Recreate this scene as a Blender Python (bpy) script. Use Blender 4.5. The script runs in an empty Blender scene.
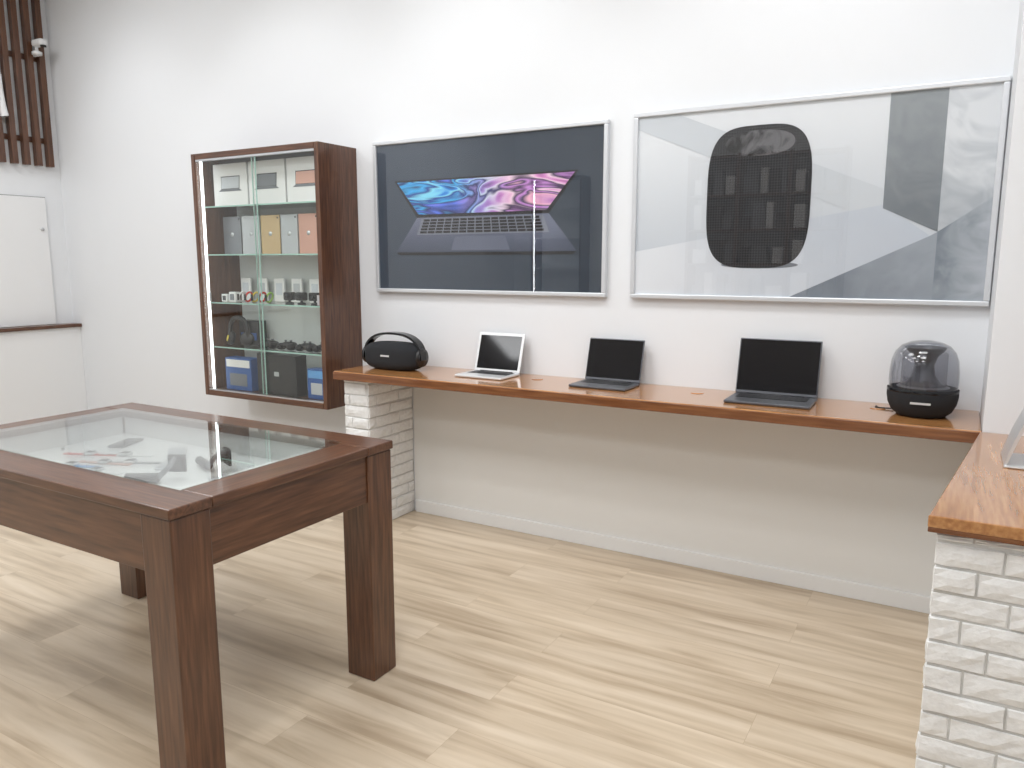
import bpy, bmesh, math, random
from mathutils import Vector, Matrix
random.seed(7)
sc = bpy.context.scene
try:
    sc.view_settings.view_transform = 'Standard'
except Exception as e:
    print(e)

# ------------------------------------------------------------ materials
def newmat(name):
    m = bpy.data.materials.new(name); m.use_nodes = True
    nt = m.node_tree
    return m, nt, nt.nodes['Principled BSDF']

def pmat(name, col, rough=0.5, metal=0.0, emit=None, es=0.0, coat=0.0, bump=0.0, bscale=60, var=0.0):
    m, nt, b = newmat(name)
    b.inputs['Base Color'].default_value = (*col, 1)
    b.inputs['Roughness'].default_value = rough
    b.inputs['Metallic'].default_value = metal
    b.inputs['Coat Weight'].default_value = coat
    if emit:
        b.inputs['Emission Color'].default_value = (*emit, 1)
        b.inputs['Emission Strength'].default_value = es
    tc = nt.nodes.new('ShaderNodeTexCoord')
    nz = nt.nodes.new('ShaderNodeTexNoise'); nz.inputs['Scale'].default_value = bscale
    nz.inputs['Detail'].default_value = 4
    nt.links.new(tc.outputs['Object'], nz.inputs['Vector'])
    if bump > 0:
        bp = nt.nodes.new('ShaderNodeBump'); bp.inputs['Strength'].default_value = bump
        bp.inputs['Distance'].default_value = 0.01
        nt.links.new(nz.outputs['Fac'], bp.inputs['Height'])
        nt.links.new(bp.outputs['Normal'], b.inputs['Normal'])
    if var > 0:
        r = nt.nodes.new('ShaderNodeValToRGB')
        r.color_ramp.elements[0].position = .3; r.color_ramp.elements[1].position = .7
        r.color_ramp.elements[0].color = (*[c*(1-var) for c in col], 1)
        r.color_ramp.elements[1].color = (*[min(1, c*(1+var)) for c in col], 1)
        nt.links.new(nz.outputs['Fac'], r.inputs['Fac'])
        nt.links.new(r.outputs['Color'], b.inputs['Base Color'])
    return m

def wood(name, dark, mid, light, axis='X', rough=0.3, coat=0.3, scale=1.0):
    m, nt, b = newmat(name)
    tc = nt.nodes.new('ShaderNodeTexCoord')
    mp = nt.nodes.new('ShaderNodeMapping')
    lo, hi = .9*scale, 13*scale
    s = {'X': (lo, hi, hi), 'Y': (hi, lo, hi), 'Z': (hi, hi, lo)}[axis]
    mp.inputs['Scale'].default_value = s
    nt.links.new(tc.outputs['Object'], mp.inputs['Vector'])
    n1 = nt.nodes.new('ShaderNodeTexNoise'); n1.inputs['Scale'].default_value = .7
    n1.inputs['Detail'].default_value = 2; n1.inputs['Distortion'].default_value = .3
    nt.links.new(mp.outputs['Vector'], n1.inputs['Vector'])
    mm = nt.nodes.new('ShaderNodeMath'); mm.operation = 'MULTIPLY'; mm.inputs[1].default_value = 60
    nt.links.new(n1.outputs['Fac'], mm.inputs[0])
    sn = nt.nodes.new('ShaderNodeMath'); sn.operation = 'SINE'
    nt.links.new(mm.outputs[0], sn.inputs[0])
    n2 = nt.nodes.new('ShaderNodeTexNoise'); n2.inputs['Scale'].default_value = 7
    n2.inputs['Detail'].default_value = 6
    nt.links.new(mp.outputs['Vector'], n2.inputs['Vector'])
    ma = nt.nodes.new('ShaderNodeMath'); ma.operation = 'MULTIPLY_ADD'
    ma.inputs[1].default_value = 0.07
    nt.links.new(sn.outputs[0], ma.inputs[0]); nt.links.new(n2.outputs['Fac'], ma.inputs[2])
    r = nt.nodes.new('ShaderNodeValToRGB')
    r.color_ramp.elements[0].position = .25; r.color_ramp.elements[0].color = (*dark, 1)
    r.color_ramp.elements[1].position = .75; r.color_ramp.elements[1].color = (*light, 1)
    e = r.color_ramp.elements.new(.5); e.color = (*mid, 1)
    nt.links.new(ma.outputs[0], r.inputs['Fac'])
    nt.links.new(r.outputs['Color'], b.inputs['Base Color'])
    b.inputs['Roughness'].default_value = rough
    b.inputs['Coat Weight'].default_value = coat
    b.inputs['Coat Roughness'].default_value = .12
    bp = nt.nodes.new('ShaderNodeBump'); bp.inputs['Strength'].default_value = .08
    bp.inputs['Distance'].default_value = .002
    nt.links.new(ma.outputs[0], bp.inputs['Height']); nt.links.new(bp.outputs['Normal'], b.inputs['Normal'])
    return m

def glass(name, tint=(.97, .99, .98), gain=1.0, ior=1.5, rough=0.0):
    m = bpy.data.materials.new(name); m.use_nodes = True
    nt = m.node_tree; nt.nodes.clear()
    out = nt.nodes.new('ShaderNodeOutputMaterial')
    tr = nt.nodes.new('ShaderNodeBsdfTransparent'); tr.inputs['Color'].default_value = (*tint, 1)
    gl = nt.nodes.new('ShaderNodeBsdfGlossy'); gl.inputs['Roughness'].default_value = rough
    fr = nt.nodes.new('ShaderNodeFresnel')
    geo = nt.nodes.new('ShaderNodeNewGeometry')
    mr = nt.nodes.new('ShaderNodeMapRange')   # thin pane: same reflectance on both faces
    mr.inputs['To Min'].default_value = ior; mr.inputs['To Max'].default_value = 1/ior
    nt.links.new(geo.outputs['Backfacing'], mr.inputs['Value']); nt.links.new(mr.outputs[0], fr.inputs['IOR'])
    mt = nt.nodes.new('ShaderNodeMath'); mt.operation = 'MULTIPLY'; mt.inputs[1].default_value = gain
    mt.use_clamp = True
    mx = nt.nodes.new('ShaderNodeMixShader')
    nt.links.new(fr.outputs[0], mt.inputs[0]); nt.links.new(mt.outputs[0], mx.inputs[0])
    nt.links.new(tr.outputs[0], mx.inputs[1]); nt.links.new(gl.outputs[0], mx.inputs[2])
    nt.links.new(mx.outputs[0], out.inputs[0])
    return m

M_wall = pmat('wall_paint', (.79, .81, .835), .6, bump=.02, bscale=120)
M_wall_low = pmat('wall_low_warm', (.77, .765, .74), .6, bump=.02, bscale=120)  # warmer, slightly darker tone for the wall below the shelf
M_ceil = pmat('ceiling_paint', (.85, .85, .85), .8)
M_trim = pmat('trim_white', (.80, .80, .79), .4)
M_white = pmat('white_satin', (.82, .83, .84), .35)
M_cabback = pmat('cabinet_back', (.62, .64, .63), .5)
WD = ((.056, .021, .0095), (.100, .040, .019), (.148, .064, .031))
M_walnut_x = wood('walnut_x', *WD, 'X')
M_walnut_y = wood('walnut_y', *WD, 'Y')
M_walnut_z = wood('walnut_z', *WD, 'Z')
M_walnut_m = wood('walnut_matte', *WD, 'Z', .6, 0)
OK_ = ((.31, .130, .042), (.42, .190, .065), (.53, .27, .105))
M_oak_x = wood('stained_oak_x', *OK_, 'X', .16, .6)
M_oak_y = wood('stained_oak_y', *OK_, 'Y', .16, .6)
M_oakedge = wood('stained_oak_edge', (.13, .045, .016), (.18, .066, .024), (.25, .10, .037), 'X', .25, .3)
M_brick = pmat('painted_brick', (.80, .80, .79), .65, bump=.4, bscale=45, var=.05)
M_mortar = pmat('mortar', (.60, .595, .58), .9, bump=.4, bscale=80)
M_gap = pmat('shadow_gap', (.35, .35, .35), .9)
M_alu = pmat('aluminium', (.62, .63, .65), .3, 1.0)
M_frame = pmat('silver_frame', (.68, .70, .73), .35, .4)
M_silver = pmat('laptop_silver', (.72, .73, .74), .35, .5)
M_sgray = pmat('laptop_space_grey', (.12, .125, .14), .35, .6)
M_black = pmat('black_plastic', (.012, .012, .014), .35)
M_blackg = pmat('black_gloss', (.006, .006, .008), .06)
M_key = pmat('key_black', (.015, .015, .017), .5)
M_fabric = pmat('speaker_fabric', (.012, .014, .018), .75, bump=.6, bscale=600)
M_glass = glass('clear_glass', (.975, .99, .98))
M_tglass = glass('table_glass', (.96, .98, .97), 1.6)
M_pglass = glass('poster_glazing', (1, 1, 1), 1.0)
M_smoke = glass('smoked_dome', (.68, .69, .72), 1.8)
M_smoke2 = glass('smoke_inner', (.82, .82, .84), 1.5)
M_gedge = pmat('glass_edge', (.40, .62, .55), .2)
M_led = pmat('led_strip', (1, 1, 1), .5, emit=(.93, .97, 1), es=4)
M_led2 = pmat('led_strip_bright', (1, 1, 1), .5, emit=(.93, .97, 1), es=14)

def floor_mat():
    m, nt, b = newmat('laminate_planks')
    tc = nt.nodes.new('ShaderNodeTexCoord')
    br = nt.nodes.new('ShaderNodeTexBrick')
    br.offset = .37; br.offset_frequency = 2
    br.inputs['Scale'].default_value = 1
    br.inputs['Brick Width'].default_value = 1.3
    br.inputs['Row Height'].default_value = .19
    br.inputs['Mortar Size'].default_value = .0008
    br.inputs['Mortar Smooth'].default_value = .3
    br.inputs['Bias'].default_value = 0
    br.inputs['Color1'].default_value = (0, 0, 0, 1)
    br.inputs['Color2'].default_value = (1, 1, 1, 1)
    br.inputs['Mortar'].default_value = (.5, .5, .5, 1)
    nt.links.new(tc.outputs['Object'], br.inputs['Vector'])
    vm = nt.nodes.new('ShaderNodeVectorMath'); vm.operation = 'MULTIPLY_ADD'
    vm.inputs[1].default_value = (7, 7, 7)
    nt.links.new(br.outputs['Color'], vm.inputs[0]); nt.links.new(tc.outputs['Object'], vm.inputs[2])
    mp = nt.nodes.new('ShaderNodeMapping'); mp.inputs['Scale'].default_value = (.9, 11, 11)
    nt.links.new(vm.outputs[0], mp.inputs['Vector'])
    n = nt.nodes.new('ShaderNodeTexNoise'); n.inputs['Scale'].default_value = 1.5
    n.inputs['Detail'].default_value = 5; n.inputs['Distortion'].default_value = .4
    nt.links.new(mp.outputs[0], n.inputs['Vector'])
    r = nt.nodes.new('ShaderNodeValToRGB')
    r.color_ramp.elements[0].position = .30; r.color_ramp.elements[0].color = (.43, .335, .235, 1)
    r.color_ramp.elements[1].position = .66; r.color_ramp.elements[1].color = (.68, .575, .445, 1)
    e = r.color_ramp.elements.new(.47); e.color = (.575, .470, .345, 1)
    nt.links.new(n.outputs['Fac'], r.inputs['Fac'])
    mx = nt.nodes.new('ShaderNodeMix'); mx.data_type = 'RGBA'; mx.blend_type = 'MULTIPLY'
    mx.inputs['Factor'].default_value = 1
    rr = nt.nodes.new('ShaderNodeValToRGB')
    rr.color_ramp.elements[0].color = (.93, .925, .92, 1); rr.color_ramp.elements[1].color = (1.0, 1.0, 1.0, 1)
    nt.links.new(br.outputs['Color'], rr.inputs['Fac'])
    nt.links.new(r.outputs['Color'], mx.inputs[6]); nt.links.new(rr.outputs['Color'], mx.inputs[7])
    mx2 = nt.nodes.new('ShaderNodeMix'); mx2.data_type = 'RGBA'
    mx2.inputs[7].default_value = (.45, .35, .24, 1)
    nt.links.new(br.outputs['Fac'], mx2.inputs['Factor']); nt.links.new(mx.outputs[2], mx2.inputs[6])
    nt.links.new(mx2.outputs[2], b.inputs['Base Color'])
    b.inputs['Roughness'].default_value = .33
    return m
M_floor = floor_mat()

# ------------------------------------------------------------ geometry helpers
def G(name, loc=(0, 0, 0), rot=0.0):
    e = bpy.data.objects.new(name, None); sc.collection.objects.link(e)
    e.empty_display_size = .1
    e.location = loc; e.rotation_euler = (0, 0, rot)
    return e

def finish(name, me, mat, parent=None, local=False, bevel=0, seg=2, smooth=False):
    ob = bpy.data.objects.new(name, me); sc.collection.objects.link(ob)
    if mat is not None and len(me.materials) == 0: me.materials.append(mat)
    if parent is not None:
        ob.parent = parent
        if not local: ob.location = [-c for c in parent.location]
    if smooth:
        for p in me.polygons: p.use_smooth = True
    if bevel > 0:
        bv = ob.modifiers.new('bev', 'BEVEL'); bv.width = bevel; bv.segments = seg
        bv.limit_method = 'ANGLE'; bv.harden_normals = False
    return ob

def box(name, x0, x1, y0, y1, z0, z1, mat, parent=None, bevel=0.0, local=False, seg=2):
    me = bpy.data.meshes.new(name)
    v = [(x, y, z) for z in (z0, z1) for y in (y0, y1) for x in (x0, x1)]
    f = [(0, 2, 3, 1), (4, 5, 7, 6), (0, 1, 5, 4), (2, 6, 7, 3), (0, 4, 6, 2), (1, 3, 7, 5)]
    me.from_pydata(v, [], f); me.update()
    return finish(name, me, mat, parent, local, bevel, seg)

def boxes(name, lst, mat, parent=None, local=False, bevel=0.0):
    v = []; f = []
    for (x0, x1, y0, y1, z0, z1) in lst:
        o = len(v)
        v += [(x, y, z) for z in (z0, z1) for y in (y0, y1) for x in (x0, x1)]
        f += [tuple(o+i for i in q) for q in [(0, 2, 3, 1), (4, 5, 7, 6), (0, 1, 5, 4), (2, 6, 7, 3), (0, 4, 6, 2), (1, 3, 7, 5)]]
    me = bpy.data.meshes.new(name); me.from_pydata(v, [], f); me.update()
    return finish(name, me, mat, parent, local, bevel)

def prism(name, pts, z0, z1, mat, parent=None, bevel=0.0, local=False):
    n = len(pts)
    v = [(x, y, z0) for x, y in pts]+[(x, y, z1) for x, y in pts]
    f = [tuple(range(n-1, -1, -1)), tuple(range(n, 2*n))]
    f += [(i, (i+1) % n, n+(i+1) % n, n+i) for i in range(n)]
    me = bpy.data.meshes.new(name); me.from_pydata(v, [], f); me.update()
    return finish(name, me, mat, parent, local, bevel)

def vprism(name, pts, y0, y1, mat, parent=None, bevel=0.0, local=False, smooth=False):
    n = len(pts)
    v = [(x, y0, z) for x, z in pts]+[(x, y1, z) for x, z in pts]
    f = [tuple(range(n)), tuple(range(2*n-1, n-1, -1))]
    f += [(i, n+i, n+(i+1) % n, (i+1) % n) for i in range(n)]
    me = bpy.data.meshes.new(name); me.from_pydata(v, [], f); me.update()
    bm = bmesh.new(); bm.from_mesh(me); bmesh.ops.recalc_face_normals(bm, faces=bm.faces[:]); bm.to_mesh(me); bm.free()
    return finish(name, me, mat, parent, local, bevel, smooth=smooth)

def lathe(name, prof, cx, cy, cz, mat, parent=None, local=False, n=48, smooth=True, cap=True):
    v = []; f = []
    for r, z in prof:
        for i in range(n):
            a = 2*math.pi*i/n
            v.append((cx+r*math.cos(a), cy+r*math.sin(a), cz+z))
    for j in range(len(prof)-1):
        for i in range(n):
            f.append((j*n+i, j*n+(i+1) % n, (j+1)*n+(i+1) % n, (j+1)*n+i))
    if cap:
        f.append(tuple(range(n-1, -1, -1))); f.append(tuple((len(prof)-1)*n+i for i in range(n)))
    me = bpy.data.meshes.new(name); me.from_pydata(v, [], f); me.update()
    return finish(name, me, mat, parent, local, smooth=smooth)

def tube(name, pts, r, mat, parent=None, local=False, cyc=False):
    cu = bpy.data.curves.new(name, 'CURVE'); cu.dimensions = '3D'; cu.bevel_depth = r; cu.bevel_resolution = 4
    s = cu.splines.new('NURBS'); s.points.add(len(pts)-1)
    for p, q in zip(s.points, pts): p.co = (*q, 1)
    s.order_u = 3; s.use_endpoint_u = True; s.use_cyclic_u = cyc; s.resolution_u = 8
    cu.use_fill_caps = True
    cu.materials.append(mat)
    tmp = bpy.data.objects.new(name+'_tmp', cu); sc.collection.objects.link(tmp)
    bpy.context.view_layer.update()
    me = bpy.data.meshes.new_from_object(tmp)
    bpy.data.objects.remove(tmp)
    return finish(name, me, mat, parent, local, smooth=True)

def bricks(name, p0, u, nrm, W, H, parent, row=.064, seed=1, L=.205):
    rnd = random.Random(seed)
    u = Vector(u).normalized(); nrm = Vector(nrm).normalized(); p0 = Vector(p0)
    V = []; F = []
    z = 0.0; k = 0; j = .005
    while z < H-.01:
        h = min(row, H-z)
        x = -(L*(.5 if k % 2 else 0) + rnd.uniform(0, .05))
        while x < W:
            l = L*rnd.uniform(.8, 1.05)
            a = max(x+j/2, 0.0); b = min(x+l-j/2, W)
            x += l
            if b-a < .02: continue
            z0 = z+j/2+rnd.uniform(0, .003); z1 = z+h-j/2-rnd.uniform(0, .003)
            nu = max(2, int((b-a)/.03))+1; nv = 4
            o = len(V); base = rnd.uniform(.005, .010)
            NU = nu+2; NV = nv+2
            for jv in range(NV):
                for iu in range(NU):
                    tu = min(max(iu-1, 0), nu-1)/(nu-1); tv = min(max(jv-1, 0), nv-1)/(nv-1)
                    edge = (iu == 0 or jv == 0 or iu == NU-1 or jv == NV-1)
                    uu = a+(b-a)*tu; zz = z0+(z1-z0)*tv
                    if edge: d = 0.0
                    else:
                        inner = (1 < iu < NU-2) and (1 < jv < NV-2)
                        d = base+rnd.uniform(-.002, .003) if inner else base-.002+rnd.uniform(-.002, .001)
                        uu += (rnd.uniform(0, .004) if iu == 1 else -rnd.uniform(0, .004) if iu == NU-2 else 0)
                        zz += (rnd.uniform(0, .004) if jv == 1 else -rnd.uniform(0, .004) if jv == NV-2 else 0)
                    V.append(tuple(p0+u*uu+Vector((0, 0, zz))+nrm*d))
            for jv in range(NV-1):
                for iu in range(NU-1):
                    i0 = o+jv*NU+iu
                    F.append((i0, i0+1, i0+NU+1, i0+NU))
        z += row; k += 1
    me = bpy.data.meshes.new(name); me.from_pydata(V, [], F); me.update()
    bm = bmesh.new(); bm.from_mesh(me); bmesh.ops.remove_doubles(bm, verts=bm.verts[:], dist=1e-6)
    bm.to_mesh(me); bm.free()
    return finish(name, me, M_brick, parent)

# ------------------------------------------------------------ room
XL, XR, YB, YF, ZC = -6.22, 1.7, 3.62, -3.6, 3.7
box('floor', XL-.1, XR+.1, YF-.1, YB+.1, -.1, 0, M_floor)
box('ceiling', XL-.1, XR+.1, YF-.1, YB+.1, ZC, ZC+.1, M_ceil)
box('wall_back', XL-.1, XR+.1, YB, YB+.1, 0, ZC, M_wall)
box('wall_left', XL-.1, XL, YF, YB, 0, ZC, M_wall)
box('wall_right', XR, XR+.1, YF, YB, 0, ZC, M_wall)
box('wall_front', XL-.1, XR+.1, YF-.1, YF, 0, ZC, M_wall)
box('wall_pier', .107, XR, 3.17, YB, 0, ZC, M_wall)
box('wall_lower_panel', -2.775, .105, YB-.006, YB, .075, .856, M_wall_low)
box('baseboard_back', -2.765, .105, YB-.02, YB, 0, .075, M_trim, bevel=.003)

# ------------------------------------------------------------ left wall features
g = G('service_counter', (-6.17, 2.2, 0))
box('counter_body', XL+.001, -6.125, .8, YB-.001, 0, .985, M_white, g)
box('counter_cap', XL+.001, -6.10, .78, YB-.001, .985, 1.012, M_walnut_y, g, .003)
g = G('door_1', (-6.2, 3.0, 1.013))
box('door_leaf', XL+.001, XL+.022, 2.60, 3.475, 1.013, 1.99, M_white, g, .004)
boxes('door_gap', [(XL+.0005, XL+.006, 2.59, 3.482, 1.99, 1.997), (XL+.0005, XL+.006, 3.475, 3.482, 1.013, 1.997)], M_gap, g)
o = lathe('door_lock', [(.012, 0), (.012, .01)], 0, 0, 0, M_alu, g, True, n=16)
o.rotation_euler = (0, math.pi/2, 0); o.location = (-6.198+6.2, 3.43-3.0, 1.75-1.013)
g = G('slatted_wall_panel', (-6.19, 3.2, 2.22))
ys = [3.55-.088*i for i in range(12)]
boxes('slats', [(XL+.012, XL+.06, y-.042, y, 2.225, ZC-.001) for y in ys], M_walnut_z, g, bevel=.002)
boxes('battens', [(XL+.001, XL+.012, 2.54, 3.55, z, z+.04) for z in (2.4, 3.0, 3.5)], M_walnut_y, g)
g = G('sign_letter', (-6.13, 3.1, 2.6))
tube('letter_bowl', [(-6.13, 3.05+.11*math.cos(t), 2.68+.12*math.sin(t)) for t in [i*math.pi/8 for i in range(0, 16)]], .03, M_white, g, cyc=True)
tube('letter_stem', [(-6.13, 3.175, 2.84), (-6.13, 3.175, 2.66), (-6.13, 3.20, 2.55)], .028, M_white, g)
g = G('security_camera', (-6.1, 3.47, 3.05))
lathe('mount', [(.035, 0), (.035, .02), (.012, .03), (.012, .07)], -6.12, 3.47, 3.03, M_white, g, n=20)
box('arm', -6.158, -6.11, 3.46, 3.48, 3.02, 3.04, M_white, g, .003)
box('housing', -6.14, -6.02, 3.44, 3.50, 3.085, 3.135, M_white, g, .015)
lathe('lens', [(.02, 0), (.02, .012), (.012, .014)], -6.03, 3.47, 3.075, M_blackg, g, n=20)

# ------------------------------------------------------------ wall shelf + brick pillar
ZS = .90
g = G('brick_pillar', (-2.87, 3.4, 0))
box('pillar_core', -2.955, -2.787, 3.222, YB-.001, 0, ZS-.045, M_mortar, g)
bricks('bricks_front', (-2.955, 3.222, 0), (1, 0, 0), (0, -1, 0), .168, ZS-.047, g, seed=3)
bricks('bricks_side', (-2.787, 3.222, 0), (0, 1, 0), (1, 0, 0), .395, ZS-.047, g, seed=4)
bricks('bricks_side_far', (-2.955, YB-.002, 0), (0, -1, 0), (-1, 0, 0), .395, ZS-.047, g, seed=5)
g = G('wall_shelf', (-1.45, 3.4, .86))
box('shelf_top', -2.99, .105, 3.175, YB-.001, ZS-.042, ZS, M_oak_x, g, .004)
box('shelf_lip', -2.99, .105, 3.168, 3.175, ZS-.046, ZS-.004, M_oakedge, g, .002)
for i, x in enumerate((-1.86, -1.02, -.26)):
    gg = G('cable_grommet', (x, 3.47, ZS))
    lathe('ring', [(.030, 0), (.030, .0015), (.028, .0025), (.004, .0025)], x, 3.47, ZS, M_oak_x, gg, n=28)

# ------------------------------------------------------------ right counter
g = G('brick_counter', (.6, 2.6, 0))
A = (-.025, 2.035); Bp = (.1, 3.168)
prism('counter_top', [A, (1.25, 2.035), (1.25, 3.168), Bp], ZS-.03, ZS, M_oak_y, g, .003)
prism('counter_edge', [(A[0]+.001, A[1]+.001), (1.249, 2.036), (1.249, 3.167), (Bp[0]+.001, 3.167)], ZS-.042, ZS-.0295, M_oakedge, g, .002)
prism('counter_core', [(.0, 2.065), (1.235, 2.065), (1.235, 3.166), (.118, 3.166)], 0, ZS-.043, M_mortar, g)
bricks('bricks_front', (-.004, 2.065, 0), (1, 0, 0), (0, -1, 0), 1.239, ZS-.045, g, seed=11)
dv = Vector((.118, 1.101, 0)).normalized()
bricks('bricks_left', (.118, 3.166, 0), tuple(-dv), (-dv.y, dv.x, 0), 1.107, ZS-.045, g, seed=12)

g = G('desktop_computer', (.25, 2.73, ZS))
box('foot', .150, .335, 2.63, 2.83, ZS+.0008, ZS+.007, M_silver, g, .002)
pts = [(.150, ZS+.004), (.157, ZS+.004), (.166, ZS+.035), (.182, ZS+.085), (.205, ZS+.15), (.24, ZS+.21), (.262, ZS+.25), (.262, ZS+.262), (.235, ZS+.235), (.197, ZS+.155), (.173, ZS+.088), (.158, ZS+.037)]
vprism('neck', pts, 2.64, 2.82, M_silver, g)
box('screen_back', .258, .275, 2.46, 3.00, ZS+.08, ZS+.48, M_silver, g, .007)
box('display', .2755, .278, 2.47, 2.99, ZS+.15, ZS+.47, M_blackg, g)

# ------------------------------------------------------------ laptops
def laptop(loc, W, D, H, body, rot=0.0, tilt=12, bez=.005):
    g = G('laptop', loc, rot)
    box('base', -W/2, W/2, -D/2, D/2, .001, .014, body, g, .005, True, 3)
    box('keyboard_well', -W*.42, W*.42, -D*.05, D*.40, .0135, .0147, M_key, g, 0, True)
    ks = []
    for r in range(5):
        for c in range(13):
            x = -W*.41+c*(W*.82/13); y = -D*.035+r*(D*.42/5)
            if r == 0 and 3 < c < 9: continue
            ks.append((x+.0015, x+W*.82/13-.0015, y+.001, y+D*.42/5-.002, .0146, .0158))
    ks.append((-W*.41+4*(W*.82/13), -W*.41+9*(W*.82/13), -D*.034, D*.04, .0146, .0158))
    boxes('keys', ks, M_black, g, True)
    box('trackpad', -W*.16, W*.16, -D*.44, -D*.10, .0137, .0145, body, g, 0, True)
    t = math.radians(tilt)
    def lid(name, x0, x1, a0, a1, d0, d1, mat, bev=0):
        ob = box(name, x0, x1, d0, d1, a0, a1, mat, g, bev, True, 3)
        ob.rotation_euler = (-t, 0, 0); ob.location = (0, D/2-.008, .014)
        return ob
    lid('lid', -W/2, W/2, .001, H, 0, .006, body, .003)
    lid('display_glass', -W/2+bez, W/2-bez, .014, H-bez, -.0012, 0, M_blackg)
    h = lathe('hinge', [(.005, 0), (.005, W*.7)], 0, 0, 0, M_black, g, True, 12)
    h.rotation_euler = (0, math.pi/2, 0); h.location = (-W*.35, D/2-.009, .013)
    return g
laptop((-2.140, 3.43, ZS), .288, .200, .214, M_silver, 0, 17, .016)
laptop((-1.468, 3.43, ZS), .294, .200, .214, M_sgray, 0, 16)
laptop((-.676, 3.40, ZS), .352, .230, .252, M_sgray, math.radians(1.2), 15)

# ------------------------------------------------------------ portable speaker
g = G('portable_speaker', (-2.745, 3.41, ZS))
def superell(name, a, b, c, e1, e2, cx, cy, cz, mat, parent, zmin=None, nu=48, nv=24):
    sg = lambda w, m: math.copysign(abs(w)**m, w)
    V = []; F = []
    for j in range(nv+1):
        ph = -math.pi/2+math.pi*j/nv
        for i in range(nu):
            th = 2*math.pi*i/nu
            x = a*sg(math.cos(ph), e1)*sg(math.cos(th), e2)
            y = b*sg(math.cos(ph), e1)*sg(math.sin(th), e2)
            z = c*sg(math.sin(ph), e1)
            if zmin is not None: z = max(z, zmin)
            V.append((cx+x, cy+y, cz+z))
    for j in range(nv):
        for i in range(nu):
            F.append((j*nu+i, j*nu+(i+1) % nu, (j+1)*nu+(i+1) % nu, (j+1)*nu+i))
    me = bpy.data.meshes.new(name); me.from_pydata(V, [], F); me.update()
    return finish(name, me, mat, parent, True, smooth=True)
superell('body', .198, .088, .080, .58, .85, 0, 0, .076, M_fabric, g, -.075)
superell('bottom_foot', .12, .06, .012, .5, .8, 0, 0, .0125, M_black, g, -.012)
hp = []
for i in range(29):
    t = math.pi*i/28
    hp.append((-.205*math.copysign(abs(math.cos(t))**.85, math.cos(t)), .06+.150*math.sin(t)**.75))
def band(name, pts, th, y0, y1, mat, parent):
    inner = []
    for i, (x, z) in enumerate(pts):
        k0 = Vector(pts[max(0, i-1)]); k1 = Vector(pts[min(len(pts)-1, i+1)])
        d = (k1-k0).normalized(); n = Vector((d.y, -d.x))
        inner.append((x+n.x*th, z+n.y*th))
    return vprism(name, pts+inner[::-1], y0, y1, mat, parent, .002, True)
band('handle', hp, .013, -.028, .028, M_blackg, g)
for s in (-1, 1):
    o = lathe('end_cap', [(.0, -.002), (.05, 0), (.052, .008), (.05, .016)], 0, 0, 0, M_black, g, True, 28, cap=False)
    o.rotation_euler = (0, -s*math.pi/2, 0); o.location = (s*.20, 0, .075)
box('badge', -.03, .03, -.089, -.0865, .078, .088, M_silver, g, 0, True)

# ------------------------------------------------------------ dome speaker
g = G('dome_speaker', (-.10, 3.41, ZS))
lathe('base', [(.06, 0.001), (.088, .003), (.108, .02), (.122, .05), (.127, .08), (.127, .104), (.123, .112), (.05, .114)], 0, 0, 0, M_fabric, g, True)
lathe('base_ring', [(.1275, .098), (.1285, .102), (.1275, .108)], 0, 0, 0, M_blackg, g, True, cap=False)
dome = [(.122, .112), (.124, .14), (.123, .18), (.118, .22), (.106, .253), (.085, .277), (.055, .291), (.022, .297), (.0008, .298)]
lathe('dome', dome, 0, 0, 0, M_smoke, g, True, cap=False)
lathe('inner_cone', [(.095, .114), (.06, .13), (.04, .16), (.034, .2), (.045, .235), (.07, .262), (.074, .27)], 0, 0, 0, pmat('cone_grey', (.16, .16, .17), .3), g, True, cap=False)
lathe('inner_tube', [(.08, .114), (.082, .12), (.08, .245), (.074, .25)], 0, 0, 0, M_smoke2, g, True, cap=False)
tube('power_cable', [(-.10, .06, .006), (-.17, .05, .004), (-.17, .12, .004), (-.16, .06, .004)], .003, M_black, g, True)
box('badge', -.035, .035, -.128, -.125, .06, .068, M_silver, g, 0, True)

# ------------------------------------------------------------ posters
def rect_frame(g, x0, x1, z0, z1, y0, y1, w, mat):
    boxes('frame', [(x0, x1, y0, y1, z0, z0+w), (x0, x1, y0, y1, z1-w, z1), (x0, x0+w, y0, y1, z0+w, z1-w), (x1-w, x1, y0, y1, z0+w, z1-w)], mat, g, bevel=.004)

def fpoly(name, pts, y, mat, parent):
    me = bpy.data.meshes.new(name)
    me.from_pydata([(x, y, z) for x, z in pts], [], [tuple(range(len(pts)))]); me.update()
    return finish(name, me, mat, parent)

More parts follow.
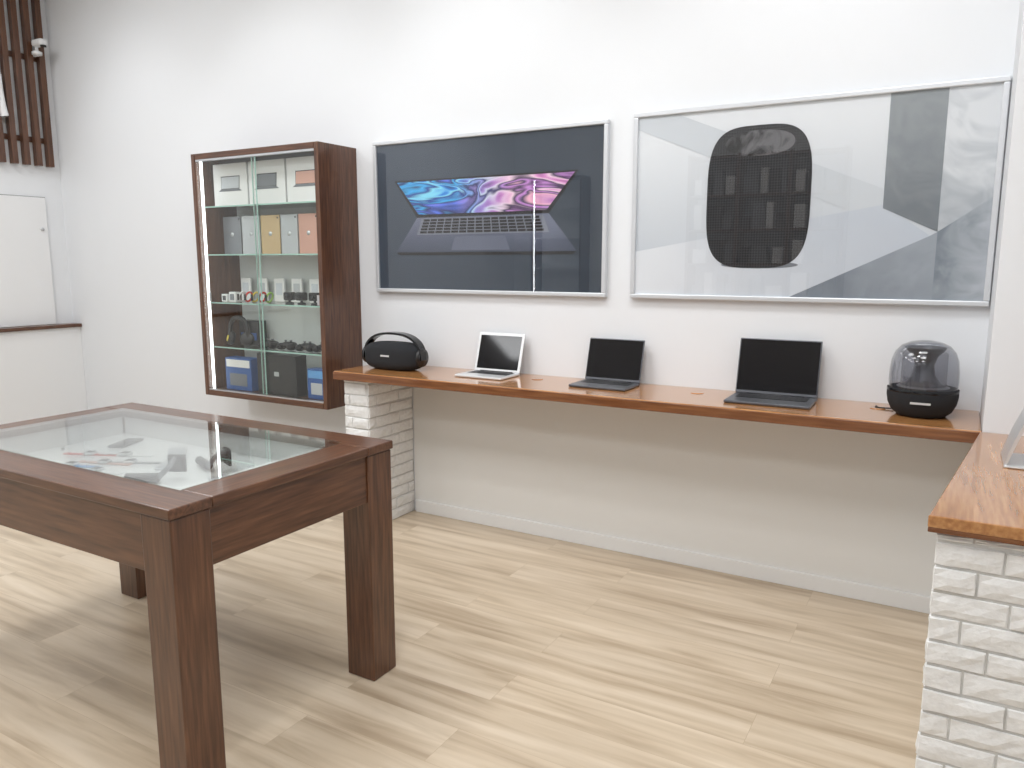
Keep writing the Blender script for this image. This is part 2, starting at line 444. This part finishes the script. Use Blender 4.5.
def gradmat(name, c0, c1, axis=2, a=0.0, b=1.0, rough=.5, noise=0.0, nscale=3, dist=2.0):
    m, nt, bs = newmat(name)
    tc = nt.nodes.new('ShaderNodeTexCoord'); sp = nt.nodes.new('ShaderNodeSeparateXYZ')
    nt.links.new(tc.outputs['Object'], sp.inputs[0])
    mr = nt.nodes.new('ShaderNodeMapRange'); mr.inputs['From Min'].default_value = a; mr.inputs['From Max'].default_value = b
    nt.links.new(sp.outputs[axis], mr.inputs['Value'])
    val = mr.outputs[0]
    if noise > 0:
        n = nt.nodes.new('ShaderNodeTexNoise'); n.inputs['Scale'].default_value = nscale
        n.inputs['Distortion'].default_value = dist; n.inputs['Detail'].default_value = 3
        nt.links.new(tc.outputs['Object'], n.inputs['Vector'])
        s = nt.nodes.new('ShaderNodeMath'); s.operation = 'SUBTRACT'; s.inputs[1].default_value = .5
        nt.links.new(n.outputs['Fac'], s.inputs[0])
        k = nt.nodes.new('ShaderNodeMath'); k.operation = 'MULTIPLY_ADD'; k.inputs[1].default_value = noise
        nt.links.new(s.outputs[0], k.inputs[0]); nt.links.new(val, k.inputs[2]); val = k.outputs[0]
    r = nt.nodes.new('ShaderNodeValToRGB')
    r.color_ramp.elements[0].color = (*c0, 1); r.color_ramp.elements[1].color = (*c1, 1)
    nt.links.new(val, r.inputs['Fac']); nt.links.new(r.outputs['Color'], bs.inputs['Base Color'])
    bs.inputs['Roughness'].default_value = rough
    return m

def swirl():
    m, nt, b = newmat('poster_swirl')
    tc = nt.nodes.new('ShaderNodeTexCoord'); mp = nt.nodes.new('ShaderNodeMapping')
    mp.inputs['Scale'].default_value = (.9, 1, 3.6)
    mp.inputs['Rotation'].default_value = (0, .12, 0)
    nt.links.new(tc.outputs['Object'], mp.inputs['Vector'])
    n = nt.nodes.new('ShaderNodeTexNoise'); n.inputs['Scale'].default_value = 2.0
    n.inputs['Detail'].default_value = 1.5; n.inputs['Distortion'].default_value = 2.2
    nt.links.new(mp.outputs[0], n.inputs['Vector'])
    def ramp(cols):
        r = nt.nodes.new('ShaderNodeValToRGB'); r.color_ramp.interpolation = 'LINEAR'
        el = r.color_ramp.elements
        el[0].position = cols[0][0]; el[0].color = (*cols[0][1], 1)
        el[1].position = cols[-1][0]; el[1].color = (*cols[-1][1], 1)
        for p, c in cols[1:-1]:
            e = el.new(p); e.color = (*c, 1)
        nt.links.new(n.outputs['Fac'], r.inputs['Fac']); return r
    r1 = ramp([(.25, (.01, .02, .12)), (.36, (.02, .25, .75)), (.42, (.25, .75, .95)), (.47, (.01, .04, .3)), (.53, (.05, .45, .85)), (.58, (.02, .03, .15)), (.66, (.1, .2, .8)), (.78, (.5, .3, .8))])
    r2 = ramp([(.25, (.05, .01, .08)), (.36, (.7, .25, .6)), (.42, (.95, .7, .85)), (.47, (.04, .02, .07)), (.53, (.65, .3, .75)), (.58, (.03, .025, .08)), (.66, (.9, .5, .65)), (.78, (.4, .1, .5))])
    sp = nt.nodes.new('ShaderNodeSeparateXYZ'); nt.links.new(tc.outputs['Object'], sp.inputs[0])
    mr = nt.nodes.new('ShaderNodeMapRange'); mr.inputs['From Min'].default_value = -2.45; mr.inputs['From Max'].default_value = -2.1
    nt.links.new(sp.outputs[0], mr.inputs['Value'])
    mx = nt.nodes.new('ShaderNodeMix'); mx.data_type = 'RGBA'
    nt.links.new(mr.outputs[0], mx.inputs['Factor']); nt.links.new(r1.outputs[0], mx.inputs[6]); nt.links.new(r2.outputs[0], mx.inputs[7])
    nt.links.new(mx.outputs[2], b.inputs['Base Color']); b.inputs['Roughness'].default_value = .5
    return m

x0, x1, z0, z1 = -3.016, -1.542, 1.324, 2.185
g = G('framed_poster', ((x0+x1)/2, YB-.02, z0))
rect_frame(g, x0, x1, z0, z1, YB-.032, YB-.001, .022, M_frame)
box('print_panel', x0+.02, x1-.02, YB-.018, YB-.002, z0+.02, z1-.02, gradmat('poster_slate', (.026, .040, .060), (.050, .070, .10), 0, x1, x0, noise=.3), g)
yy = YB-.0195
fpoly('print_screen_bezel', [(-2.872, 1.958), (-2.712, 1.748), (-1.868, 1.748), (-1.70, 1.958)], yy, M_black, g)
fpoly('print_screen_art', [(-2.85, 1.948), (-2.70, 1.765), (-1.882, 1.765), (-1.722, 1.948)], yy-.0008, swirl(), g)
M_deck = gradmat('poster_deck', (.055, .07, .11), (.17, .19, .27), 2, 1.55, 1.76)
fpoly('print_deck', [(-2.712, 1.748), (-2.865, 1.555), (-2.84, 1.54), (-1.73, 1.54), (-1.705, 1.555), (-1.868, 1.748)], yy, M_deck, g)
fpoly('print_deck_edge', [(-2.865, 1.555), (-2.84, 1.538), (-1.73, 1.538), (-1.705, 1.555)], yy-.0006, M_black, g)
ks = []
for r in range(5):
    zt = 1.738-r*.0165; w = .375+r*.0065; n = 15
    for c in range(n):
        xa = -2.29-w+2*w*c/n; xb = xa+2*w/n-.008
        ks.append((xa, xb, yy-.0014, yy-.0007, zt-.012, zt))
fpoly('print_keyboard', [(-2.68, 1.742), (-2.715, 1.652), (-1.865, 1.652), (-1.90, 1.742)], yy-.0004, pmat('poster_kb', (.20, .22, .27), .5), g)
boxes('print_keys', ks, M_black, g)
fpoly('print_trackpad', [(-2.45, 1.64), (-2.48, 1.565), (-2.10, 1.565), (-2.13, 1.64)], yy-.0006, pmat('poster_tp', (.13, .15, .21), .5), g)
box('glazing', x0+.021, x1-.021, YB-.0245, YB-.0235, z0+.021, z1-.021, M_pglass, g)

x0, x1, z0, z1 = -1.41, .102, 1.324, 2.198
g = G('framed_poster', ((x0+x1)/2, YB-.02, z0))
rect_frame(g, x0, x1, z0, z1, YB-.032, YB-.001, .022, M_frame)
box('print_panel', x0+.02, x1-.02, YB-.018, YB-.002, z0+.02, z1-.02, gradmat('poster_pale', (.52, .57, .63), (.78, .81, .84), 2, 1.35, 2.1, noise=.4, nscale=1.2, dist=.5), g)
zi0, zi1, xi0, xi1 = z0+.022, z1-.022, x0+.022, x1-.022
M_pg = [pmat('poster_grey_%d' % i, c, .5) for i, c in enumerate([(.30, .32, .35), (.62, .65, .70), (.20, .22, .25), (.72, .74, .78), (.62, .66, .70)])]
fpoly('print_beam', [(xi0, 2.12), (xi0, zi1), (-1.2, zi1), (-.31, 1.80), (-.31, 1.66)], yy, M_pg[4], g)
fpoly('print_right_wash', [(-.10, zi1), (-.10, 1.62), (xi1, 1.75), (xi1, zi1)], yy, gradmat('poster_right', (.42, .46, .50), (.74, .77, .80), 2, 1.6, 2.1, noise=2.0, nscale=4, dist=3), g)
fpoly('print_column', [(-.307, zi1), (-.307, 1.72), (-.10, 1.62), (-.10, zi1)], yy-.0005, gradmat('poster_column', (.16, .185, .21), (.30, .33, .35), 2, 1.7, 2.1, noise=1.0, nscale=5, dist=3), g)  # marbled noise puts a reflection texture into the column's colour
fpoly('print_ledge_top', [(xi0, zi0), (xi0, 1.55), (-.307, 1.735), (-.125, 1.605), (-.66, zi0)], yy-.0003, gradmat('poster_ledge', (.54, .59, .66), (.76, .79, .83), 0, -.3, -1.3, noise=.5, nscale=1.5), g)
fpoly('print_ledge_side', [(-.66, zi0), (-.125, 1.605), (-.10, 1.62), (-.10, zi0)], yy-.0007, gradmat('poster_dark_side', (.16, .19, .23), (.32, .36, .41), 0, -.7, -.1, noise=1.2, nscale=4), g)
fpoly('print_floor_right', [(-.10, zi0), (-.10, 1.62), (xi1, 1.75), (xi1, zi0)], yy-.0006, gradmat('poster_dark_right', (.18, .22, .26), (.46, .50, .55), 0, -.1, .1, noise=1.6, nscale=5, dist=3), g)
def sq(cx, cz, a, b, e, n=64):
    P = []
    for i in range(n):
        t = -2*math.pi*i/n
        P.append((cx+a*math.copysign(abs(math.cos(t))**e, math.cos(t)), cz+b*math.copysign(abs(math.sin(t))**e, math.sin(t))))
    return P
m, nt, b = newmat('poster_mesh_speaker')
tc = nt.nodes.new('ShaderNodeTexCoord'); mp = nt.nodes.new('ShaderNodeMapping'); mp.inputs['Rotation'].default_value = (0, math.radians(45), 0)
nt.links.new(tc.outputs['Object'], mp.inputs['Vector'])
ck = nt.nodes.new('ShaderNodeTexChecker'); ck.inputs['Scale'].default_value = 120
ck.inputs['Color1'].default_value = (.006, .006, .008, 1); ck.inputs['Color2'].default_value = (.034, .036, .041, 1)
nt.links.new(mp.outputs[0], ck.inputs['Vector']); nt.links.new(ck.outputs['Color'], b.inputs['Base Color']); b.inputs['Roughness'].default_value = .5
fpoly('print_speaker', sq(-.82, 1.785, .227, .312, .55), yy-.0011, m, g)
fpoly('print_speaker_top', sq(-.82, 2.02, .15, .055, .9), yy-.0014, gradmat('poster_spk_top', (.005, .005, .006), (.14, .14, .15), 0, -.95, -.7, noise=4.0, nscale=7, dist=3), g)
fpoly('print_speaker_shadow', sq(-.80, 1.487, .17, .016, 1.0), yy-.0010, M_pg[2], g)
box('glazing', x0+.021, x1-.021, YB-.0245, YB-.0235, z0+.021, z1-.021, M_pglass, g)

# ------------------------------------------------------------ wall display cabinet
cx0, cx1, cy0, cy1, cz0, cz1 = -4.24, -3.165, 3.30, YB-.001, .64, 2.165
g = G('display_cabinet', ((cx0+cx1)/2, 3.45, cz0))
T = .035
boxes('side_panels', [(cx0, cx0+T-.002, cy0, cy1, cz0, cz1), (cx1-T+.002, cx1, cy0, cy1, cz0, cz1)], M_walnut_z, g, bevel=.002)
boxes('inner_linings', [(cx0+T-.002, cx0+T, cy0+.03, cy1-.012, cz0+T, cz1-T), (cx1-T, cx1-T+.002, cy0+.03, cy1-.012, cz0+T, cz1-T)], M_walnut_m, g)
boxes('top_bottom', [(cx0+T, cx1-T, cy0, cy1, cz0, cz0+T), (cx0+T, cx1-T, cy0, cy1, cz1-T, cz1)], M_walnut_x, g, bevel=.002)
box('back_panel', cx0+T, cx1-T, cy1-.012, cy1-.001, cz0+T, cz1-T, M_cabback, g)
SZ = [1.245, .96, 1.548, 1.845]
for z in SZ:
    box('glass_shelf', cx0+T+.002, cx1-T-.002, cy0+.035, cy1-.013, z-.008, z, M_glass, g)
boxes('shelf_edges', [(cx0+T+.002, cx1-T-.002, cy0+.033, cy0+.035, z-.008, z) for z in SZ], M_gedge, g)
box('glass_door_l', cx0+T+.002, -3.68, cy0+.008, cy0+.013, cz0+T+.004, cz1-T-.004, M_glass, g)
box('glass_door_r', -3.72, cx1-T-.002, cy0+.018, cy0+.023, cz0+T+.004, cz1-T-.004, M_glass, g)
boxes('door_edges', [(-3.682, -3.679, cy0+.007, cy0+.014, cz0+T+.004, cz1-T-.004), (-3.721, -3.718, cy0+.017, cy0+.024, cz0+T+.004, cz1-T-.004)], M_gedge, g)
boxes('door_rails', [(cx0+T, cx1-T, cy0+.004, cy0+.028, cz0+T, cz0+T+.008), (cx0+T, cx1-T, cy0+.004, cy0+.028, cz1-T-.012, cz1-T)], M_alu, g)
boxes('led_strips', [(cx0+T+.004, cx0+T+.026, cy0+.030, cy0+.034, cz0+T+.01, cz1-T-.012), (cx1-T-.012, cx1-T-.002, cy0+.030, cy0+.034, cz0+T+.01, cz1-T-.012)], M_led, g)
boxes('handles', [(-4.15, -4.135, cy0+.002, cy0+.008, 1.25, 1.31), (-3.225, -3.21, cy0+.010, cy0+.018, 1.25, 1.31)], M_alu, g)

M_boxw = pmat('box_white', (.82, .82, .82), .4)
M_grey1 = pmat('tab_grey', (.20, .21, .23), .35, .3); M_grey2 = pmat('tab_silver', (.55, .57, .60), .35, .3)
M_gold = pmat('tab_gold', (.62, .45, .25), .35, .3); M_rose = pmat('tab_rose', (.68, .38, .30), .35, .3)
M_blue = pmat('box_blue', (.03, .10, .32), .4); M_blue2 = pmat('box_blue_light', (.12, .35, .7), .4)
M_red = pmat('silicone_red', (.7, .05, .03), .5); M_green = pmat('silicone_green', (.35, .6, .12), .5); M_orange = pmat('silicone_orange', (.8, .3, .05), .5)
M_yel = pmat('yellow', (.75, .6, .08), .5)
def pbox(name, xa, xb, ya, yb, z, h, mat, art=None, artmat=None):
    g = G(name, ((xa+xb)/2, (ya+yb)/2, z))
    box('carton', xa, xb, ya, yb, z+.0008, z+h, mat, g, .003)
    if art:
        u0, u1, v0, v1 = art
        box('label', xa+(xb-xa)*u0, xa+(xb-xa)*u1, ya-.0015, ya, z+h*v0, z+h*v1, artmat, g)
    return g
for xa, xb, am in ((-4.165, -3.86, M_grey2), (-3.845, -3.535, M_grey1), (-3.52, -3.21, M_rose)):
    g = pbox('laptop_box', xa, xb, 3.40, 3.46, 1.845, .262, M_boxw)
    c = (xa+xb)/2
    vprism('label_lid', [(c-.075, 2.025), (c+.085, 2.025), (c+.080, 1.955), (c-.080, 1.955)], 3.398, 3.40, am, g)
    vprism('label_lid_rim', [(c-.080, 2.03), (c+.090, 2.03), (c+.083, 1.952), (c-.083, 1.952)], 3.399, 3.40, M_black, g)
    vprism('label_base', [(c-.083, 1.951), (c+.083, 1.951), (c+.105, 1.938), (c-.105, 1.938)], 3.398, 3.40, M_grey1, g)
for xa, w, mt in ((-4.165, .165, M_grey1), (-3.99, .16, M_grey2), (-3.82, .165, M_gold), (-3.645, .14, M_grey2), (-3.495, .16, M_rose), (-3.325, .12, M_gold)):
    g = G('tablet', (xa+w/2, 3.47, 1.548))
    box('body', xa, xa+w, 3.455, 3.463, 1.549, 1.549+.238, mt, g, .003)
    box('camera_dot', xa+w-.02, xa+w-.01, 3.4535, 3.455, 1.549+.215, 1.549+.225, M_black, g)
    o = lathe('logo', [(.014, 0), (.014, .001)], 0, 0, 0, M_frame, g, True, 20)
    o.rotation_euler = (math.pi/2, 0, 0); o.location = (0, -.0145, .125)
for i in range(6):
    xa = -4.15+i*.155
    pbox('phone_case_pack', xa, xa+.09, 3.56, 3.575, 1.245, .15, M_boxw, (.2, .8, .3, .8), M_grey2 if i % 2 else M_pg[1])
pbox('action_camera', -4.14, -4.09, 3.39, 3.43, 1.245, .05, M_boxw, (.2, .8, .2, .8), M_black)
pbox('action_camera', -4.07, -4.01, 3.39, 3.43, 1.245, .065, M_boxw, (.2, .8, .2, .8), M_grey1)
for i, mt in enumerate((M_boxw, M_red, M_yel, M_red, M_green)):
    x = -3.96+i*.062
    g = G('fitness_band', (x, 3.4, 1.245))
    tube('strap', [(x+.012*math.sin(a), 3.4+.026*math.cos(a), 1.245+.037+.03*math.sin(a)) for a in [k*math.pi/6 for k in range(12)]], .006, mt, g, cyc=True)
    box('tracker', x-.008, x+.008, 3.366, 3.374, 1.26, 1.30, M_black, g, .003)
for i, x in enumerate((-3.56, -3.46, -3.35, -3.26)):
    g = G('smart_camera', (x, 3.42, 1.245))
    lathe('foot', [(.026, .001), (.026, .008), (.008, .014), (.008, .03)], x, 3.42, 1.245, M_black, g, n=20)
    box('camera_head', x-.036, x+.036, 3.40, 3.44, 1.268, 1.318, M_black, g, .008)
    o = lathe('lens', [(.013, 0), (.014, .006), (.008, .008)], 0, 0, 0, M_blackg, g, True, 20)
    o.rotation_euler = (math.pi/2, 0, 0); o.location = (0, -.02, .048)
g = G('headphones', (-4.03, 3.42, .96))
tube('headband', [(-4.115, 3.42, 1.02), (-4.11, 3.42, 1.10), (-4.07, 3.42, 1.145), (-3.99, 3.42, 1.145), (-3.95, 3.42, 1.10), (-3.945, 3.42, 1.02)], .014, M_black, g)
for s in (-1, 1):
    o = lathe('ear_cup', [(.0, -.018), (.036, -.018), (.044, -.008), (.044, .012), (.032, .018), (.0, .018)], 0, 0, 0, M_black, g, True, 28, cap=False)
    o.rotation_euler = (math.radians(75), 0, s*.5); o.location = (s*.075, 0, .049)
o = lathe('accent', [(.0, 0), (.02, 0), (.02, .003), (0, .003)], 0, 0, 0, M_yel, g, True, 20, cap=False)
o.rotation_euler = (math.radians(75), 0, -.5); o.location = (-.085, -.02, .05)
pbox('headphone_box', -4.12, -3.94, 3.50, 3.57, .96, .16, M_black, (.1, .9, .2, .5), M_blue)
for i, x in enumerate((-3.74, -3.58, -3.42, -3.28)):
    g = G('game_controller', (x, 3.42, .96))
    superell('grip_body', .055, .035, .022, .8, .8, 0, 0, .030, M_black, g, nu=28, nv=14)
    superell('grip_l', .018, .04, .022, .9, .9, -.043, -.022, .023, M_black, g, nu=18, nv=10)
    superell('grip_r', .018, .04, .022, .9, .9, .043, -.022, .023, M_black, g, nu=18, nv=10)
    lathe('stick_l', [(.006, .044), (.006, .056), (.009, .058), (.009, .062)], -.022, -.008, 0, M_grey1, g, True, 14)
    lathe('stick_r', [(.006, .044), (.006, .056), (.009, .058), (.009, .062)], .022, -.008, 0, M_grey1, g, True, 14)
zb = cz0+T
g = pbox('game_console_box', -4.13, -3.89, 3.38, 3.47, zb, .21, M_blue, (.05, .95, .72, .95), M_boxw)
box('label_picture', -4.09, -3.93, 3.3785, 3.38, zb+.03, zb+.11, M_grey1, g)
g = pbox('game_console_box', -3.82, -3.48, 3.37, 3.46, zb, .255, M_black, (.44, .56, .47, .58), M_grey2)
g = pbox('game_console_box', -3.40, -3.24, 3.38, 3.46, zb, .185, M_blue, (.05, .95, .7, .95), M_blue2)
box('label_picture', -3.37, -3.28, 3.3785, 3.38, zb+.03, zb+.10, M_grey2, g)

# ------------------------------------------------------------ furniture along the street-side wall
g = G('display_cabinet', (-5.35, YF+.15, .9))
ax0, ax1, az0, az1 = -5.75, -4.9, .95, 2.75
boxes('side_panels', [(ax0, ax0+T, YF+.001, YF+.30, az0, az1), (ax1-T, ax1, YF+.001, YF+.30, az0, az1)], M_walnut_z, g)
boxes('top_bottom', [(ax0+T, ax1-T, YF+.001, YF+.30, az0, az0+T), (ax0+T, ax1-T, YF+.001, YF+.30, az1-T, az1)], M_walnut_x, g)
boxes('shelves', [(ax0+T, ax1-T, YF+.002, YF+.26, z, z+.01) for z in (1.4, 1.85, 2.3)], M_white, g)
box('led_strip', ax0+T, ax0+T+.02, YF+.27, YF+.28, az0+T, az1-T, M_led2, g)
g = G('shelving_unit', (-2.3, YF+.2, 0))
boxes('uprights', [(x, x+.04, YF+.001, YF+.38, .0, 2.9) for x in (-3.3, -2.65, -2.0, -1.35)], M_walnut_z, g)
boxes('boards', [(-3.26, -1.35, YF+.002, YF+.37, z, z+.03) for z in (.1, .55, 1.0, 1.45, 1.9, 2.35, 2.85)], M_walnut_x, g)
box('back', -3.26, -1.35, YF+.0005, YF+.002, .1, 2.85, M_grey1, g)
rr_ = random.Random(5)
cart = []
for sx in (-3.24, -2.59, -1.94):
    for z in (.13, .58, 1.03, 1.48, 1.93, 2.38):
        x = sx+.02
        while x < sx+.5:
            wd = rr_.uniform(.08, .2); h = rr_.uniform(.15, .34)
            cart.append((x, min(x+wd, sx+.56), YF+.1, YF+.3, z+.001, z+h)); x += wd+rr_.uniform(.01, .08)
g = G('product_cartons', (-2.3, YF+.2, .13))
boxes('cartons_white', cart[::3], M_boxw, g); boxes('cartons_dark', cart[1::3], M_black, g); boxes('cartons_grey', cart[2::3], M_grey1, g)

# ------------------------------------------------------------ display table
tx0, tx1, ty0, ty1, tz = -3.22, -1.715, 1.20, 2.11, .87
g = G('display_table', ((tx0+tx1)/2, (ty0+ty1)/2, 0))
LW = .125; e = .006
for i, (lx, ly) in enumerate(((tx0+e, ty0+e), (tx1-e-LW, ty0+e), (tx0+e, ty1-e-LW), (tx1-e-LW, ty1-e-LW))):
    box('leg_%d' % (i+1), lx, lx+LW, ly, ly+LW, 0.001, tz-.032, M_walnut_z, g, .004)
AZ = .672
a = e+.008
boxes('apron_long', [(tx0+e+LW, tx1-e-LW, ty0+a, ty0+a+.03, AZ, tz-.032), (tx0+e+LW, tx1-e-LW, ty1-a-.03, ty1-a, AZ, tz-.032)], M_walnut_x, g, bevel=.002)
boxes('apron_short', [(tx0+a, tx0+a+.03, ty0+e+LW, ty1-e-LW, AZ, tz-.032), (tx1-a-.03, tx1-a, ty0+e+LW, ty1-e-LW, AZ, tz-.032)], M_walnut_y, g, bevel=.002)
FW = .135
boxes('top_rail_long', [(tx0, tx1, ty0, ty0+FW, tz-.03, tz), (tx0, tx1, ty1-FW, ty1, tz-.03, tz)], M_walnut_x, g, bevel=.004)
boxes('top_rail_short', [(tx0, tx0+FW, ty0+FW, ty1-FW, tz-.03, tz), (tx1-FW, tx1, ty0+FW, ty1-FW, tz-.03, tz)], M_walnut_y, g, bevel=.004)
box('glass_top', tx0+FW-.008, tx1-FW+.008, ty0+FW-.008, ty1-FW+.008, tz+.0005, tz+.0065, M_tglass, g)
tzb = .765
box('tray_floor', tx0+FW-.02, tx1-FW+.02, ty0+FW-.02, ty1-FW+.02, tzb-.012, tzb, M_boxw, g)
boxes('tray_walls', [(tx0+FW-.02, tx1-FW+.02, ty0+FW-.02, ty0+FW-.008, tzb, tz-.03), (tx0+FW-.02, tx1-FW+.02, ty1-FW+.008, ty1-FW+.02, tzb, tz-.03),
                     (tx0+FW-.02, tx0+FW-.008, ty0+FW, ty1-FW, tzb, tz-.03), (tx1-FW+.008, tx1-FW+.02, ty0+FW, ty1-FW, tzb, tz-.03)], M_boxw, g)
def gimbal(x, y, r):
    g = G('phone_gimbal', (x, y, tzb), r)
    tube('grip', [(-.09, 0, .018), (-.03, 0, .018), (.02, 0, .02)], .016, M_black, g, True)
    tube('arm', [(.02, 0, .02), (.05, .01, .05), (.06, .03, .07), (.05, .06, .072)], .009, M_grey1, g, True)
    lathe('motor', [(.018, 0), (.018, .03)], .055, .05, .04, M_black, g, True, 20)
    box('clamp', .03, .09, .05, .062, .025, .085, M_black, g, .003, True)
gimbal(-2.30, 1.56, .5); gimbal(-2.28, 1.76, -.4)
def smartwatch(x, y, r, mt):
    g = G('smart_watch', (x, y, tzb), r)
    box('strap', -.11, .11, -.011, .011, .001, .005, mt, g, .002, True)
    box('case', -.02, .02, -.018, .018, .004, .014, M_silver, g, .004, True)
    box('face', -.016, .016, -.014, .014, .014, .015, M_blackg, g, 0, True)
for x, y, r, mt in ((-2.75, 1.55, .3, M_blue2), (-2.68, 1.63, .3, M_rose), (-2.60, 1.55, .2, M_boxw), (-2.85, 1.68, .4, M_red), (-2.52, 1.47, .2, M_grey2), (-2.6, 1.68, .5, M_grey1), (-2.72, 1.74, .4, M_boxw)):
    smartwatch(x, y, r, mt)
def phone(x, y, r, mt):
    g = G('smartphone', (x, y, tzb), r)
    box('body', -.035, .035, -.072, .072, .001, .009, mt, g, .004, True, 3)
    box('screen', -.032, .032, -.067, .067, .009, .0096, M_blackg if mt is M_grey1 else M_grey2, g, 0, True)
phone(-2.45, 1.74, .6, M_grey2); phone(-2.58, 1.86, .9, M_silver); phone(-2.9, 1.86, .4, M_grey1); phone(-2.1, 1.68, 1.1, M_grey2); phone(-2.36, 1.42, -.5, M_silver)
for x, y in ((-2.0, 1.50), (-2.15, 1.42), (-2.78, 1.42), (-2.02, 1.84)):
    g = G('earphones', (x, y, tzb))
    tube('cord', [(.05*math.cos(t)*(1+.1*math.sin(3*t)), .035*math.sin(t), .004) for t in [i*.5 for i in range(22)]], .0025, M_grey2, g, True)
    superell('bud', .008, .008, .008, 1, 1, .06, .02, .009, M_boxw, g, nu=14, nv=8)

# ------------------------------------------------------------ lights
def panel(x, y, sx, sy, power, col=(.97, .985, 1.0)):
    g = G('ceiling_light', (x, y, ZC))
    boxes('housing', [(x-sx/2-.02, x-sx/2, y-sy/2-.02, y+sy/2+.02, ZC-.06, ZC-.001), (x+sx/2, x+sx/2+.02, y-sy/2-.02, y+sy/2+.02, ZC-.06, ZC-.001),
                      (x-sx/2, x+sx/2, y-sy/2-.02, y-sy/2, ZC-.06, ZC-.001), (x-sx/2, x+sx/2, y+sy/2, y+sy/2+.02, ZC-.06, ZC-.001)], M_white, g)
    l = bpy.data.lights.new('panel_lamp', 'AREA'); l.shape = 'RECTANGLE'; l.size = sx; l.size_y = sy
    l.energy = power; l.color = col
    o = bpy.data.objects.new('panel_lamp', l); sc.collection.objects.link(o); o.parent = g; o.location = (0, 0, -.03)
for x in (-5.0, -2.7, -.4):
    for y in (-1.6, .4, 2.1):
        panel(x, y, 1.2, .8, 24 if x < -4 else 27)
def spot(x, y, tx, ty, tzz, power, size=75, blend=.8, soft=.05):
    d = (Vector((tx, ty, tzz))-Vector((x, y, ZC-.15))).normalized()
    g = G('track_spotlight', (x, y, ZC-.15))
    lathe('stem', [(.012, 0), (.012, .149)], 0, 0, 0, M_white, g, True, 14)
    c = lathe('can', [(.045, -.10), (.05, -.10), (.05, .05), (.02, .06)], 0, 0, 0, M_white, g, True, 28, cap=False)
    q = d.to_track_quat('-Z', 'Y'); c.rotation_mode = 'QUATERNION'; c.rotation_quaternion = q
    l = bpy.data.lights.new('spot_lamp', 'SPOT'); l.energy = power; l.spot_size = math.radians(size); l.spot_blend = blend
    l.shadow_soft_size = soft; l.color = (.98, .99, 1)
    o = bpy.data.objects.new('spot_lamp', l); sc.collection.objects.link(o); o.parent = g
    o.rotation_mode = 'QUATERNION'; o.rotation_quaternion = q
    o.location = d*.12
for x, p in ((-5.2, 12), (-3.7, 17), (-2.2, 22), (-.75, 22)):
    spot(x, 2.2, x, 3.6, 2.0, p)
for x in (-3.0, -1.2):
    spot(x, 1.2, x+.4, 2.2, 0, 60, 85, .9, .12)

w = bpy.data.worlds.new('world'); sc.world = w; w.use_nodes = True
w.node_tree.nodes['Background'].inputs[0].default_value = (.9, .95, 1, 1)
w.node_tree.nodes['Background'].inputs[1].default_value = .3

# ------------------------------------------------------------ camera
cam = bpy.data.cameras.new('camera'); co = bpy.data.objects.new('camera', cam); sc.collection.objects.link(co)
co.location = (0, 0, 1.5)
co.rotation_euler = (math.radians(90-9.02), 0, math.radians(30.1))
cam.sensor_width = 36; cam.lens = 769/1024*36; cam.clip_start = .05
sc.camera = co
